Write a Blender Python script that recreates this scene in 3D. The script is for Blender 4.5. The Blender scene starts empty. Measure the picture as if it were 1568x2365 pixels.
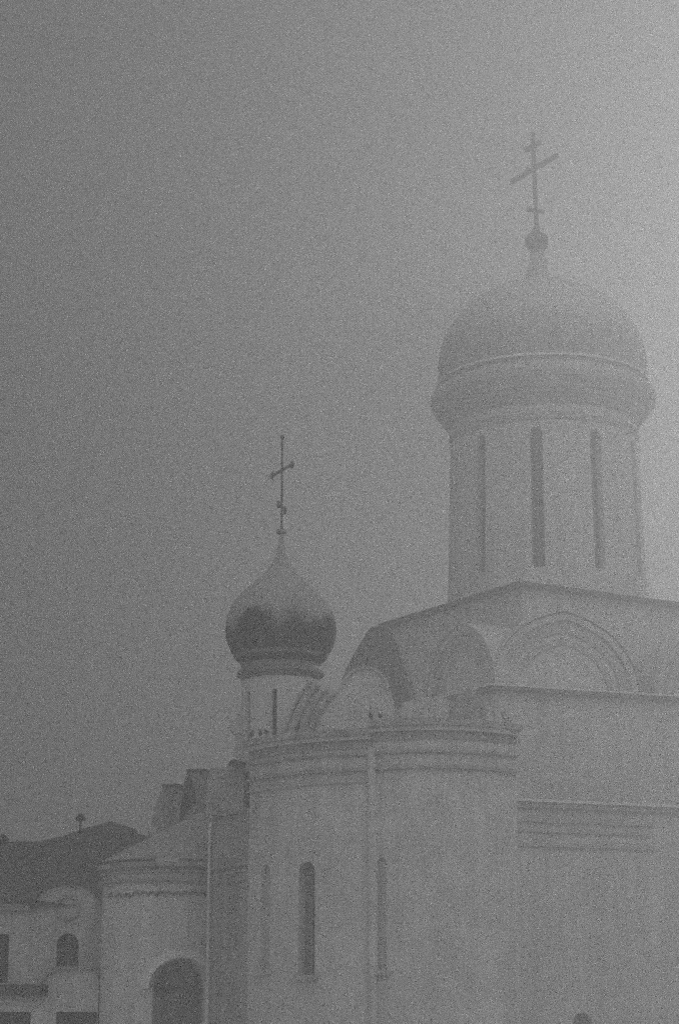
import bpy, bmesh, math, random
from mathutils import Vector, Matrix
random.seed(7)
R = math.radians
PI = math.pi
scene = bpy.context.scene
C = scene.collection

# ------------------------------------------------------------------ camera
PITCH = R(14.0)
F = 5000.0                      # focal length in units of a 1568 x 2365 frame
CAMZ = 1.7
cam_d = bpy.data.cameras.new('camera')
cam = bpy.data.objects.new('camera', cam_d)
C.objects.link(cam)
cam.location = (0, 0, CAMZ)
cam.rotation_euler = (PI / 2 + PITCH, 0, 0)
cam_d.sensor_fit = 'VERTICAL'
cam_d.sensor_height = 36.0
cam_d.lens = 36.0 * F / 2365.0
cam_d.clip_end = 6000
scene.camera = cam

# ------------------------------------------------------------------ sky, sun, exposure
CLOUD_Z, CLOUD_L, GLOW_N, GLOW_L, CLEAR_L, BACK_L = 10.0, 10.0, 14.0, 9.0, 0.05, 40.0
GLOW_EL, GLOW_AZ = R(22.0), R(26.0)       # thinner, brighter fog bank
SUN_EL, SUN_AZ = R(19.0), R(28.0)          # azimuth measured from +Y towards +X
world = bpy.data.worlds.new('World')
scene.world = world
world.use_nodes = True
wt = world.node_tree
wt.nodes.clear()
sky = wt.nodes.new('ShaderNodeTexSky')
sky.sky_type = 'NISHITA'
sky.sun_disc = False
sky.sun_elevation = SUN_EL
sky.sun_rotation = SUN_AZ
sky.air_density = 1.0
sky.dust_density = 6.0
bw = wt.nodes.new('ShaderNodeRGBToBW')     # black-and-white film
wt.links.new(sky.outputs[0], bw.inputs[0])
def wmath(op, a, b=None):
    nd = wt.nodes.new('ShaderNodeMath')
    nd.operation = op
    for i, q in enumerate((a, b)):
        if q is None:
            continue
        if isinstance(q, (int, float)):
            nd.inputs[i].default_value = q
        else:
            wt.links.new(q, nd.inputs[i])
    return nd.outputs[0]
# overcast layer: three times brighter overhead than at the horizon (CIE overcast sky),
# thinner and brighter round the hidden sun, with soft uneven cloud
sd = Vector((math.sin(SUN_AZ) * math.cos(SUN_EL), math.cos(SUN_AZ) * math.cos(SUN_EL), math.sin(SUN_EL)))
gd = Vector((math.sin(GLOW_AZ) * math.cos(GLOW_EL), math.cos(GLOW_AZ) * math.cos(GLOW_EL), math.sin(GLOW_EL)))
wtc = wt.nodes.new('ShaderNodeTexCoord')
sep = wt.nodes.new('ShaderNodeSeparateXYZ')
wt.links.new(wtc.outputs['Generated'], sep.inputs[0])
zz = wmath('MAXIMUM', sep.outputs['Z'], 0.0)
cie = wmath('DIVIDE', wmath('ADD', wmath('MULTIPLY', zz, CLOUD_Z), 1.0), 1.0 + CLOUD_Z)
dp = wt.nodes.new('ShaderNodeVectorMath')
dp.operation = 'DOT_PRODUCT'
wt.links.new(wtc.outputs['Generated'], dp.inputs[0])
dp.inputs[1].default_value = gd
glow = wmath('POWER', wmath('MAXIMUM', dp.outputs['Value'], 0.0), GLOW_N)
cn = wt.nodes.new('ShaderNodeTexNoise')
cn.inputs['Scale'].default_value = 4.0
cn.inputs['Detail'].default_value = 3.0
wt.links.new(wtc.outputs['Generated'], cn.inputs['Vector'])
cloud = wmath('ADD', 0.55, wmath('MULTIPLY', cn.outputs['Fac'], 0.9))
# invented bright lobe added to the sky behind the camera, lights the walls
bd = wt.nodes.new('ShaderNodeVectorMath')
bd.operation = 'DOT_PRODUCT'
wt.links.new(wtc.outputs['Generated'], bd.inputs[0])
bd.inputs[1].default_value = (0.35, -0.90, 0.25)
back = wmath('MULTIPLY', wmath('MAXIMUM', bd.outputs['Value'], 0.0), BACK_L)
layer = wmath('MULTIPLY', wmath('ADD', wmath('ADD', wmath('MULTIPLY', cie, CLOUD_L), back), wmath('MULTIPLY', glow, GLOW_L)), cloud)
total = wmath('ADD', wmath('MULTIPLY', bw.outputs[0], CLEAR_L), layer)
bg = wt.nodes.new('ShaderNodeBackground')
bg.inputs['Strength'].default_value = 0.05
wo = wt.nodes.new('ShaderNodeOutputWorld')
wt.links.new(total, bg.inputs['Color'])
wt.links.new(bg.outputs[0], wo.inputs['Surface'])

sun_d = bpy.data.lights.new('sun', 'SUN')
sun_d.energy = 2.0
sun_d.angle = R(14)
sun = bpy.data.objects.new('sun', sun_d)
C.objects.link(sun)
sun.rotation_euler = sd.to_track_quat('Z', 'Y').to_euler()

scene.view_settings.view_transform = 'Standard'
scene.view_settings.look = 'None'
scene.view_settings.gamma = 1.0
scene.view_settings.exposure = -1.33
scene.view_settings.use_curve_mapping = False
scene.render.engine = 'CYCLES'
cy = scene.cycles
cy.use_denoising = False
cy.use_adaptive_sampling = True
cy.adaptive_threshold = 0.065
cy.adaptive_min_samples = 12
cy.volume_bounces = 1
cy.max_bounces = 6
cy.diffuse_bounces = 2
cy.glossy_bounces = 2
cy.sample_clamp_indirect = 4.0

HAZE_DENSITY = 0.0085
HAZE_G = 0.77

# ------------------------------------------------------------------ materials (all neutral greys)
def material(name, base, rough=0.8, metal=0.0, var=0.25, scale=1.2, bump=0.0, stain=0.0, bricks=None):
    m = bpy.data.materials.new(name)
    m.use_nodes = True
    nt = m.node_tree
    b = nt.nodes['Principled BSDF']
    b.inputs['Roughness'].default_value = rough
    b.inputs['Metallic'].default_value = metal
    tc = nt.nodes.new('ShaderNodeTexCoord')
    n1 = nt.nodes.new('ShaderNodeTexNoise')
    n1.inputs['Scale'].default_value = scale
    n1.inputs['Detail'].default_value = 6
    n1.inputs['Roughness'].default_value = 0.65
    nt.links.new(tc.outputs['Object'], n1.inputs['Vector'])
    mr = nt.nodes.new('ShaderNodeMapRange')
    mr.inputs['From Min'].default_value = 0.3
    mr.inputs['From Max'].default_value = 0.7
    mr.inputs['To Min'].default_value = base * (1 - var)
    mr.inputs['To Max'].default_value = base * (1 + var)
    nt.links.new(n1.outputs['Fac'], mr.inputs['Value'])
    col = mr.outputs['Result']
    if stain:                       # rain streaks running down the plaster
        mp = nt.nodes.new('ShaderNodeMapping')
        mp.inputs['Scale'].default_value = (2.2, 2.2, 0.12)
        nt.links.new(tc.outputs['Object'], mp.inputs['Vector'])
        n2 = nt.nodes.new('ShaderNodeTexNoise')
        n2.inputs['Scale'].default_value = 1.0
        n2.inputs['Detail'].default_value = 5
        nt.links.new(mp.outputs[0], n2.inputs['Vector'])
        mr2 = nt.nodes.new('ShaderNodeMapRange')
        mr2.inputs['From Min'].default_value = 0.35
        mr2.inputs['From Max'].default_value = 0.6
        mr2.inputs['To Min'].default_value = 1.0 - stain
        mr2.inputs['To Max'].default_value = 1.0
        nt.links.new(n2.outputs['Fac'], mr2.inputs['Value'])
        mu = nt.nodes.new('ShaderNodeMath')
        mu.operation = 'MULTIPLY'
        nt.links.new(col, mu.inputs[0])
        nt.links.new(mr2.outputs['Result'], mu.inputs[1])
        col = mu.outputs[0]
    nt.links.new(col, b.inputs['Base Color'])
    if bump:
        bp = nt.nodes.new('ShaderNodeBump')
        bp.inputs['Strength'].default_value = bump
        bp.inputs['Distance'].default_value = 0.05
        n3 = nt.nodes.new('ShaderNodeTexNoise')
        n3.inputs['Scale'].default_value = scale * 8
        n3.inputs['Detail'].default_value = 4
        nt.links.new(tc.outputs['Object'], n3.inputs['Vector'])
        nt.links.new(n3.outputs['Fac'], bp.inputs['Height'])
        nt.links.new(bp.outputs[0], b.inputs['Normal'])
    return m

M = {
    'plaster': material('plaster', 0.70, 0.9, var=0.12, scale=0.7, bump=0.2, stain=0.18),
    'stone': material('stone', 0.66, 0.85, var=0.15, scale=0.9, bump=0.35, stain=0.13),
    'pale_stone': material('pale_stone', 0.74, 0.85, var=0.11, scale=0.6, bump=0.25, stain=0.15),
    'collar_stone': material('collar_stone', 0.52, 0.85, var=0.15, scale=1.2, bump=0.3, stain=0.1),
    'house_wall': material('house_wall', 0.68, 0.9, var=0.15, scale=0.9, bump=0.2, stain=0.25),
    'trim': material('trim', 0.55, 0.85, var=0.12, scale=2.0, bump=0.2, stain=0.1),
    'weathered': material('weathered', 0.44, 0.85, var=0.2, scale=1.4, bump=0.3, stain=0.2),
    'snow': material('snow', 0.86, 0.7, var=0.03, scale=0.8, bump=0.15),
    'dark_roof': material('dark_roof', 0.09, 0.6, var=0.35, scale=1.5, bump=0.2),
    'house_roof': material('house_roof', 0.10, 0.7, var=0.35, scale=1.1, bump=0.3),
    'sheet_metal': material('sheet_metal', 0.22, 0.5, metal=0.2, var=0.3, scale=1.0),
    'gilding': material('gilding', 0.35, 0.32, metal=0.9, var=0.3, scale=0.9),
    'dome_metal': material('dome_metal', 0.42, 0.8, metal=0.0, var=0.14, scale=0.6),
    'iron': material('iron', 0.06, 0.5, metal=0.3, var=0.3, scale=4.0),
    'glass': material('glass', 0.03, 0.45, var=0.4, scale=0.5),
    'dusty_glass': material('dusty_glass', 0.24, 0.6, var=0.3, scale=0.8),
    'pale_pane': material('pale_pane', 0.58, 0.6, var=0.2, scale=0.8),
    'lead': material('lead', 0.15, 0.6, var=0.3, scale=1.0, bump=0.2),
    'wood': material('wood', 0.26, 0.6, var=0.4, scale=3.0),
    'feather': material('feather', 0.05, 0.8, var=0.5, scale=14.0),
    'ground': material('ground', 0.78, 0.9, var=0.06, scale=0.3, bump=0.2),
}

# ------------------------------------------------------------------ geometry helpers
def ray(px, py):
    u = (px - 784.0) / F
    v = (1182.5 - py) / F
    return Vector((u, math.cos(PITCH) - v * math.sin(PITCH), math.sin(PITCH) + v * math.cos(PITCH)))

def at(px, py, Y):
    d = ray(px, py)
    p = d * (Y / d.y)
    p.z += CAMZ
    return p

def plan(px, Y, py=1900):
    p = at(px, py, Y)
    return Vector((p.x, p.y))

class Face:
    """a vertical wall plane running from plan point a to b, seen from outside with a on the left"""
    def __init__(self, a, b):
        self.a, self.b = a, b
        self.len = (b - a).length
        self.d = (b - a).normalized()
        self.n = Vector((self.d.y, -self.d.x))
    def p(self, s, z, out=0.0):
        q = self.a + self.d * s + self.n * out
        return Vector((q.x, q.y, z))
    def hit(self, px, py):
        d = ray(px, py)
        k = self.n.dot(self.a) / (self.n.x * d.x + self.n.y * d.y)
        q = d * k
        return ((Vector((q.x, q.y)) - self.a).dot(self.d), q.z + CAMZ)

class CurveFace:
    """a curved wall: a smooth polyline in plan, left to right as seen from outside"""
    def __init__(self, pts):
        self.pts = [Vector(p) for p in pts]
        self.cum = [0.0]
        for a, b in zip(self.pts, self.pts[1:]):
            self.cum.append(self.cum[-1] + (b - a).length)
        self.len = self.cum[-1]
        sn = []
        for a, b in zip(self.pts, self.pts[1:]):
            d = (b - a).normalized()
            sn.append(Vector((d.y, -d.x)))
        self.vn = [sn[0]] + [(x + y).normalized() for x, y in zip(sn, sn[1:])] + [sn[-1]]
    def p(self, s, z, out=0.0):
        s = min(max(s, 0.0), self.len)
        i = 0
        while i < len(self.cum) - 2 and s > self.cum[i + 1]:
            i += 1
        t = (s - self.cum[i]) / (self.cum[i + 1] - self.cum[i])
        q = self.pts[i].lerp(self.pts[i + 1], t) + self.vn[i].lerp(self.vn[i + 1], t).normalized() * out
        return Vector((q.x, q.y, z))
    def hit(self, px, py):
        d = ray(px, py)
        best = None
        for i, (a, b) in enumerate(zip(self.pts, self.pts[1:])):
            e = b - a
            den = d.x * e.y - d.y * e.x
            if abs(den) < 1e-9:
                continue
            k = (a.x * e.y - a.y * e.x) / den
            q = Vector((d.x * k, d.y * k))
            t = (q - a).dot(e) / e.length_squared
            if -0.001 <= t <= 1.001 and k > 0 and (best is None or k < best[0]):
                best = (k, self.cum[i] + t * e.length, d.z * k + CAMZ)
        if best is None:
            raise ValueError('no hit %s %s' % (px, py))
        return best[1], best[2]

def bulge(a, b, sag, n=16):
    """arc in plan from a to b, bulging outwards by sag"""
    d = (b - a).normalized()
    nn = Vector((d.y, -d.x))
    h = (b - a).length / 2
    r = (h * h + sag * sag) / (2 * sag)
    th = math.asin(min(1.0, h / r))
    c = (a + b) / 2 - nn * (r - sag)
    return [c + (d * math.sin(t) + nn * math.cos(t)) * r for t in [-th + 2 * th * i / n for i in range(n + 1)]]

def curved_wall(bm, f, z0, z1, holes, reveal, step=0.35):
    """holes: loops of (s, z), left to right"""
    cuts = [(min(q[0] for q in lp) - .12, max(q[0] for q in lp) + .12, lp) for lp in holes]
    s = 0.0
    for a, b, lp in cuts + [(f.len, f.len, None)]:
        n_ = max(1, int((a - s) / step))
        for i in range(n_):
            u, v_ = s + (a - s) * i / n_, s + (a - s) * (i + 1) / n_
            poly(bm, [f.p(u, z0), f.p(v_, z0), f.p(v_, z1), f.p(u, z1)])
        if lp:
            rv = reveal[cuts.index((a, b, lp))] if isinstance(reveal, tuple) else reveal
            holed_wall(bm, f.p, [(a, z0), (b, z0), (b, z1), (a, z1)], [lp], rv)
        s = b

def band_pts(parent, name, mat, pts, z0, z1, out, inner=-0.05):
    return band(parent, name, mat, [Face(a, b) for a, b in zip(pts, pts[1:])], z0, z1, out, inner)

def keel(r, h, n=28, sharp=0.05):
    """outline of a keel arch (s, z) about its springing centre"""
    out = []
    for i in range(n + 1):
        t = PI * i / n
        x = r * math.cos(t)
        k = max(0.0, 1 - abs(x) / (0.42 * r))
        out.append((x, h * (1 - sharp) * math.sin(t) + h * sharp * k ** 1.4))
    return out

def kokoshnik(parent, f, cs, cz, r, h, drop, back, mat='plaster', roof='plaster', rings=(1.0, .84, .68), name='kokoshnik'):
    """keel-arched gable: barrel roof, stepped archivolts and a flat tympanum"""
    bm = bmesh.new()
    prof = [(cs - r, cz - drop), (cs + r, cz - drop)] + [(cs + x, cz + z) for x, z in keel(r, h)]
    prism(bm, f, prof, -0.5, -0.22)
    body = link(name, bm, mat, parent)
    for k in rings:
        bm = bmesh.new()
        prev = None
        o = 0.0 if k == rings[0] else -0.06 - 0.05 * rings.index(k)
        inn = [(x, z) for x, z in keel(r * (k - .085), h * (k - .085))]
        outp = [(x, z) for x, z in keel(r * k, h * k)]
        for (xa, za), (xb, zb) in zip(inn, outp):
            vs = [bm.verts.new(f.p(cs + x, cz + z, oo)) for x, z, oo in ((xa, za, -.24), (xb, zb, -.24), (xb, zb, o), (xa, za, o))]
            if prev:
                for q in range(4):
                    bm.faces.new((prev[q], prev[(q + 1) % 4], vs[(q + 1) % 4], vs[q]))
            else:
                bm.faces.new(vs)
            prev = vs
        bm.faces.new(prev[::-1])
        a_ = link('archivolt', bm, 'trim' if k != rings[0] else 'plaster', body)
        a_.location = (0, 0, 0)
    bm = bmesh.new()
    prev = None
    for x, z in keel(r * 1.012, h * 1.012):
        vs = [bm.verts.new(f.p(cs + x, cz + z + dz, oo)) for dz, oo in ((0.01, .12), (0.09, .12), (0.09, -back), (0.01, -back))]
        if prev:
            for q in range(4):
                bm.faces.new((prev[q], prev[(q + 1) % 4], vs[(q + 1) % 4], vs[q]))
        else:
            bm.faces.new(vs)
        prev = vs
    bm.faces.new(prev[::-1])
    rf = link('roof', bm, roof, body)
    rf.location = (0, 0, 0)
    return body

def link(name, bm, mat, parent=None, smooth=False, origin=None):
    me = bpy.data.meshes.new(name)
    bmesh.ops.remove_doubles(bm, verts=bm.verts, dist=0.0004)
    bmesh.ops.recalc_face_normals(bm, faces=bm.faces)
    if smooth:
        for f in bm.faces:
            f.smooth = True
    o0 = origin if origin is not None else (parent.matrix_world.translation if False else None)
    bm.to_mesh(me)
    bm.free()
    me.materials.append(M[mat])
    o = bpy.data.objects.new(name, me)
    C.objects.link(o)
    if parent is not None:
        o.parent = parent
        inv = ROOT_LOC.get(parent.name, Vector((0, 0, 0)))
        o.location = -inv
        ROOT_LOC[o.name] = Vector((0, 0, 0)) if False else inv - inv
    return o

ROOT_LOC = {}

def thing(name, label, cat, loc, group=None):
    o = bpy.data.objects.new(name, None)
    C.objects.link(o)
    o.location = loc
    o.empty_display_size = 0.5
    ROOT_LOC[o.name] = Vector(loc)
    o['label'] = label
    o['category'] = cat
    if group:
        o['group'] = group
    return o

def poly(bm, pts):
    return bm.faces.new([bm.verts.new(p) for p in pts])

def prism(bm, f, prof, o0, o1):
    """profile [(s,z)] on face f extruded from out=o0 to out=o1"""
    a = [bm.verts.new(f.p(s, z, o0)) for s, z in prof]
    b = [bm.verts.new(f.p(s, z, o1)) for s, z in prof]
    n = len(prof)
    bm.faces.new(a)
    bm.faces.new(b[::-1])
    for i in range(n):
        j = (i + 1) % n
        bm.faces.new((a[i], a[j], b[j], b[i]))

def fbox(bm, f, s0, s1, z0, z1, o0, o1):
    prism(bm, f, [(s0, z0), (s1, z0), (s1, z1), (s0, z1)], o0, o1)

def arch_loop(s0, s1, z0, z1, n=10, rise=None):
    r = (s1 - s0) / 2
    if rise is None:
        rise = r
    c = (s0 + s1) / 2
    pts = [(s0, z0), (s1, z0)]
    for i in range(n + 1):
        t = PI * i / n
        pts.append((c + r * math.cos(t), z1 - rise + rise * math.sin(t)))
    return pts

def arch_ring(bm, f, cx, cz, r0, r1, o0, o1, n=24, t0=0.0, t1=PI):
    """a raised half-round moulding"""
    prev = None
    for i in range(n + 1):
        t = t0 + (t1 - t0) * i / n
        q = [f.p(cx + r * math.cos(t), cz + r * math.sin(t), o) for r, o in ((r0, o0), (r1, o0), (r1, o1), (r0, o1))]
        vs = [bm.verts.new(p) for p in q]
        if prev:
            for k in range(4):
                bm.faces.new((prev[k], prev[(k + 1) % 4], vs[(k + 1) % 4], vs[k]))
        else:
            bm.faces.new(vs)
        prev = vs
    bm.faces.new(prev[::-1])

def holed_wall(bm, mapper, outer, holes, reveal):
    """wall sheet with real openings and their reveals; mapper(s, z, out)"""
    edges = []
    for loop in [outer] + holes:
        vs = [bm.verts.new(mapper(s, z, 0.0)) for s, z in loop]
        for i in range(len(vs)):
            edges.append(bm.edges.new((vs[i], vs[(i + 1) % len(vs)])))
        if loop is not outer:
            bk = [bm.verts.new(mapper(s, z, -reveal)) for s, z in loop]
            for i in range(len(vs)):
                j = (i + 1) % len(vs)
                bm.faces.new((vs[i], vs[j], bk[j], bk[i]))
    bmesh.ops.triangle_fill(bm, edges=edges, use_beauty=True, use_dissolve=False)

def lathe(bm, cx, cy_, prof, n=64, a0=0.0, a1=2 * PI):
    full = abs(a1 - a0 - 2 * PI) < 1e-6
    rings = []
    for r, z in prof:
        ring = []
        for i in range(n if full else n + 1):
            t = a0 + (a1 - a0) * i / n
            ring.append(bm.verts.new((cx + r * math.sin(t), cy_ - r * math.cos(t), z)))
        rings.append(ring)
    m = len(rings[0])
    for a, b in zip(rings, rings[1:]):
        for i in range(m if full else m - 1):
            j = (i + 1) % m
            bm.faces.new((a[i], a[j], b[j], b[i]))
    return rings

def tube(bm, pts, r, n=8):
    prev = None
    for k, p in enumerate(pts):
        p = Vector(p)
        d = Vector(pts[min(k + 1, len(pts) - 1)]) - Vector(pts[max(k - 1, 0)])
        d.normalize()
        x = d.orthogonal().normalized()
        y = d.cross(x)
        rr = r[k] if isinstance(r, (list, tuple)) else r
        ring = [bm.verts.new(p + (x * math.cos(2 * PI * i / n) + y * math.sin(2 * PI * i / n)) * rr) for i in range(n)]
        if prev:
            for i in range(n):
                bm.faces.new((prev[i], prev[(i + 1) % n], ring[(i + 1) % n], ring[i]))
        else:
            bm.faces.new(ring)
        prev = ring
    bm.faces.new(prev[::-1])

def bar(bm, a, b, w, h):
    """a square-section bar from a to b, w across (horizontal), h along its own up direction"""
    a, b = Vector(a), Vector(b)
    d = (b - a).normalized()
    side = d.cross(Vector((0, 0, 1)))
    if side.length < 1e-3:
        side = Vector((1, 0, 0))
    side.normalize()
    up = side.cross(d)
    q = []
    for p in (a, b):
        q.append([bm.verts.new(p + side * sx * w / 2 + up * sz * h / 2) for sx, sz in ((-1, -1), (1, -1), (1, 1), (-1, 1))])
    for i in range(4):
        bm.faces.new((q[0][i], q[0][(i + 1) % 4], q[1][(i + 1) % 4], q[1][i]))
    bm.faces.new(q[0][::-1])
    bm.faces.new(q[1])

def ball(bm, c, rx, rz, n=16):
    m = Matrix.Translation(c) @ Matrix.Diagonal((rx, rx, rz, 1))
    bmesh.ops.create_uvsphere(bm, u_segments=n, v_segments=n // 2 + 2, radius=1.0, matrix=m)

def part(name, mat, parent, build, smooth=False):
    bm = bmesh.new()
    build(bm)
    return link(name, bm, mat, parent, smooth)

def band(parent, name, mat, faces, z0, z1, out, inner=-0.05):
    """a string course or cornice that turns the corners of several adjoining faces"""
    bm = bmesh.new()
    pts = [faces[0].a] + [f.b for f in faces]
    def off(i, o):
        ns = []
        if i > 0:
            ns.append(faces[i - 1].n)
        if i < len(faces):
            ns.append(faces[i].n)
        if len(ns) == 1:
            return pts[i] + ns[0] * o
        bis = (ns[0] + ns[1]).normalized()
        return pts[i] + bis * (o / max(0.3, bis.dot(ns[0])))
    prev = None
    for i in range(len(pts)):
        a, b = off(i, inner), off(i, out)
        vs = [bm.verts.new((q.x, q.y, z)) for q, z in ((a, z0), (b, z0), (b, z1), (a, z1))]
        if prev:
            for k in range(4):
                bm.faces.new((prev[k], prev[(k + 1) % 4], vs[(k + 1) % 4], vs[k]))
        else:
            bm.faces.new(vs)
        prev = vs
    bm.faces.new(prev[::-1])
    return link(name, bm, mat, parent)

def window(parent, f, loop, reveal, mullions=True, sill=True, frame_mat='wood', sill_mat='trim', sill_out=0.14, pane_mat='glass'):
    """glazed leaf set back in a real opening: glass is the part, frame and sill its sub-parts"""
    bm = bmesh.new()
    poly(bm, [f.p(s, z, -reveal + 0.02) for s, z in loop])
    pane = link('window', bm, pane_mat, parent)
    s0 = min(s for s, z in loop); s1 = max(s for s, z in loop)
    z0 = min(z for s, z in loop); z1 = max(z for s, z in loop)
    if mullions:
        bm = bmesh.new()
        w = 0.05
        c = (s0 + s1) / 2
        fbox(bm, f, c - w / 2, c + w / 2, z0, z1 - 0.02, -reveal + 0.03, -reveal + 0.09)
        k = max(2, int((z1 - z0) / 0.9))
        for i in range(1, k):
            z = z0 + (z1 - z0) * i / k
            if z < z1 - (s1 - s0) / 2:
                fbox(bm, f, s0 + 0.01, s1 - 0.01, z - w / 2, z + w / 2, -reveal + 0.031, -reveal + 0.085)
        fr = link('frame', bm, frame_mat, pane)
        fr.location = (0, 0, 0)
    if sill:
        bm = bmesh.new()
        fbox(bm, f, s0 - 0.15, s1 + 0.15, z0 - 0.16, z0 - 0.003, -0.02, sill_out)
        si = link('sill', bm, sill_mat, pane)
        si.location = (0, 0, 0)
    return pane

def orthodox_cross(parent, cx, cyy, z0, z1, main_z, main_len, up_z, up_len, low_z, low_len, ang, w, tilt=0.35, trefoil=False, mat='iron'):
    """pole (the part) with its three bars as sub-parts; ang is the plan angle of the bars"""
    d = Vector((math.cos(ang), math.sin(ang), 0))
    p = Vector((cx, cyy, 0))
    bm = bmesh.new()
    bar(bm, (cx, cyy, z0), (cx, cyy, z1), w, w)
    if trefoil:
        ball(bm, Vector((cx, cyy, z1)), w * 1.0, w * 1.2, 10)
    cr = link('cross', bm, mat, parent, False)
    def crossbar(name, z, ln, dz):
        b = bmesh.new()
        a_ = p + d * (-ln / 2) + Vector((0, 0, z + dz))
        b_ = p + d * (ln / 2) + Vector((0, 0, z - dz))
        bar(b, a_, b_, w * 0.9, w * 1.05)
        if trefoil:
            for q, sg in ((a_, -1), (b_, 1)):
                ball(b, q + d * sg * w * 0.6, w * 0.9, w * 0.9, 8)
                ball(b, q + Vector((0, 0, w * 1.1)), w * 0.75, w * 0.75, 8)
                ball(b, q - Vector((0, 0, w * 1.1)), w * 0.75, w * 0.75, 8)
        o = link(name, b, mat, cr)
        o.location = (0, 0, 0)
        return o
    crossbar('main_bar', main_z, main_len, 0)
    if up_len:
        crossbar('upper_bar', up_z, up_len, 0)
    crossbar('slanted_bar', low_z, low_len, tilt * low_len / 2)
    return cr

# ------------------------------------------------------------------ ground
bm = bmesh.new()
n = 48
c0 = bm.verts.new((0, 0, 0))
ringp = None
for rr in (20, 60, 120, 250, 600, 1500):
    ring = [bm.verts.new((rr * math.sin(2 * PI * i / n), rr * math.cos(2 * PI * i / n), 0)) for i in range(n)]
    for i in range(n):
        j = (i + 1) % n
        if ringp:
            bm.faces.new((ringp[i], ringp[j], ring[j], ring[i]))
        else:
            bm.faces.new((c0, ring[i], ring[j]))
    ringp = ring
g = link('ground', bm, 'ground')
g['kind'] = 'structure'

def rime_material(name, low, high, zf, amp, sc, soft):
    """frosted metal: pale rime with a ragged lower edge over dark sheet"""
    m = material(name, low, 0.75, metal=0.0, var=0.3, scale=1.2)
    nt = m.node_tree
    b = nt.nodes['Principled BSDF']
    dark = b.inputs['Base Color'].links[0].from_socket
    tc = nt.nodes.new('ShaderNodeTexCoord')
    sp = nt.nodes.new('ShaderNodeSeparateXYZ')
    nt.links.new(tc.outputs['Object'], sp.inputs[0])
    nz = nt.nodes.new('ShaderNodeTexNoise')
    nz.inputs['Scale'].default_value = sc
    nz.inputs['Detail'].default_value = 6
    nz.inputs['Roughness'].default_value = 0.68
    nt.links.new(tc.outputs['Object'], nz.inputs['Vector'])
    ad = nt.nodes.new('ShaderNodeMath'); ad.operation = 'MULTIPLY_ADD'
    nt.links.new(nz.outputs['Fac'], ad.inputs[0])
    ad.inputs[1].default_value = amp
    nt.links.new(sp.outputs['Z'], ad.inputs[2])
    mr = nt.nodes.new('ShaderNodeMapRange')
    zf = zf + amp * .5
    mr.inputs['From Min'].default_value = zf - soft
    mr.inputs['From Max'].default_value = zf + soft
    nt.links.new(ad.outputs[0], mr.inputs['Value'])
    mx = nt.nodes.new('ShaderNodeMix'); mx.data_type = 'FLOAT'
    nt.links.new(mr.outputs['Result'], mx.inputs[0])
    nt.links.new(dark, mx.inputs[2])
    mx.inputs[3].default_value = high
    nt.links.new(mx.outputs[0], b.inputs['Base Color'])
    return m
# ================================================================== CATHEDRAL (big dome)
pc = plan(1204, 118, 1350)
dirL = Vector((-0.52, 0.854)).normalized()
dirR = Vector((0.854, 0.52)).normalized()
PL = 14.2
pl, pr = pc + dirL * PL, pc + dirR * PL
pb = pl + dirR * PL
ctr = (pl + pr) / 2
DY = ctr.y
cath = thing('cathedral', 'great grey cathedral with a huge helmet dome on a tall windowed drum, in fog',
             'cathedral', (ctr.x, ctr.y, 0))
fl = Face(pl, pc)      # oblique face towards the left
fr_ = Face(pc, pr)     # broad face towards the right
ztop = at(1215, 1352, 118).z
zbase = at(1150, 1588, 112).z

def zat(py, Y):
    return at(784, py, Y).z
def rpx(r, Y, py=1182.5):
    return r * Y / (F * ray(784, py).y)

# pedestal (cube under the drum)
def b_ped(bm):
    pts = [pl, pc, pr, pb]
    lo = [bm.verts.new((q.x, q.y, 0.0)) for q in pts]
    hi = [bm.verts.new((q.x, q.y, ztop)) for q in pts]
    for i in range(4):
        bm.faces.new((lo[i], lo[(i + 1) % 4], hi[(i + 1) % 4], hi[i]))
    ap = bm.verts.new((ctr.x, ctr.y, ztop + 2.0))
    for i in range(4):
        bm.faces.new((hi[i], hi[(i + 1) % 4], ap))
part('pedestal', 'plaster', cath, b_ped)
fb1, fb2 = Face(pb, pl), Face(pr, pb)
band(cath, 'eaves_cornice', 'dark_roof', [fl, fr_], ztop - 0.12, ztop + 0.14, 0.45)
# drum with ten real window openings
DR = rpx(215, DY, 1100)
TAPER = rpx(12, DY)
zd0, zd1 = ztop - 0.2, zat(985, DY)
YF = DY - DR
zw0, zw1 = zat(1310, YF), zat(985, YF)
zd1 = zat(975, DY)
cang = math.atan2(ctr.x, ctr.y)           # direction camera -> drum axis
def dmap(R0):
    def m(s, z, out):
        t = s
        r = R0 + out + TAPER * (zd1 - z) / (zd1 - zd0)
        return Vector((ctr.x + r * math.sin(t), ctr.y - r * math.cos(t), z))
    return m
a_first = -cang - R(4.4)
hw = R(3.6)
def b_drum(bm):
    mp = dmap(DR)
    for k in range(10):
        a = a_first + k * R(36)
        ws = R(5.5)
        loop = arch_loop(-hw, hw, zw0, zw1, 8, 0.36)
        loop = [(a + s, z) for s, z in loop]
        holed_wall(bm, mp, [(a - ws, zd0), (a, zd0), (a + ws, zd0), (a + ws, zd1), (a, zd1), (a - ws, zd1)], [loop], 0.55)
        m_ = 9
        for i in range(m_):
            t0 = a + ws + (R(36) - 2 * ws) * i / m_
            t1 = a + ws + (R(36) - 2 * ws) * (i + 1) / m_
            poly(bm, [mp(t0, zd0, 0), mp(t1, zd0, 0), mp(t1, zd1, 0), mp(t0, zd1, 0)])
drum = part('drum', 'plaster', cath, b_drum)
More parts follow.
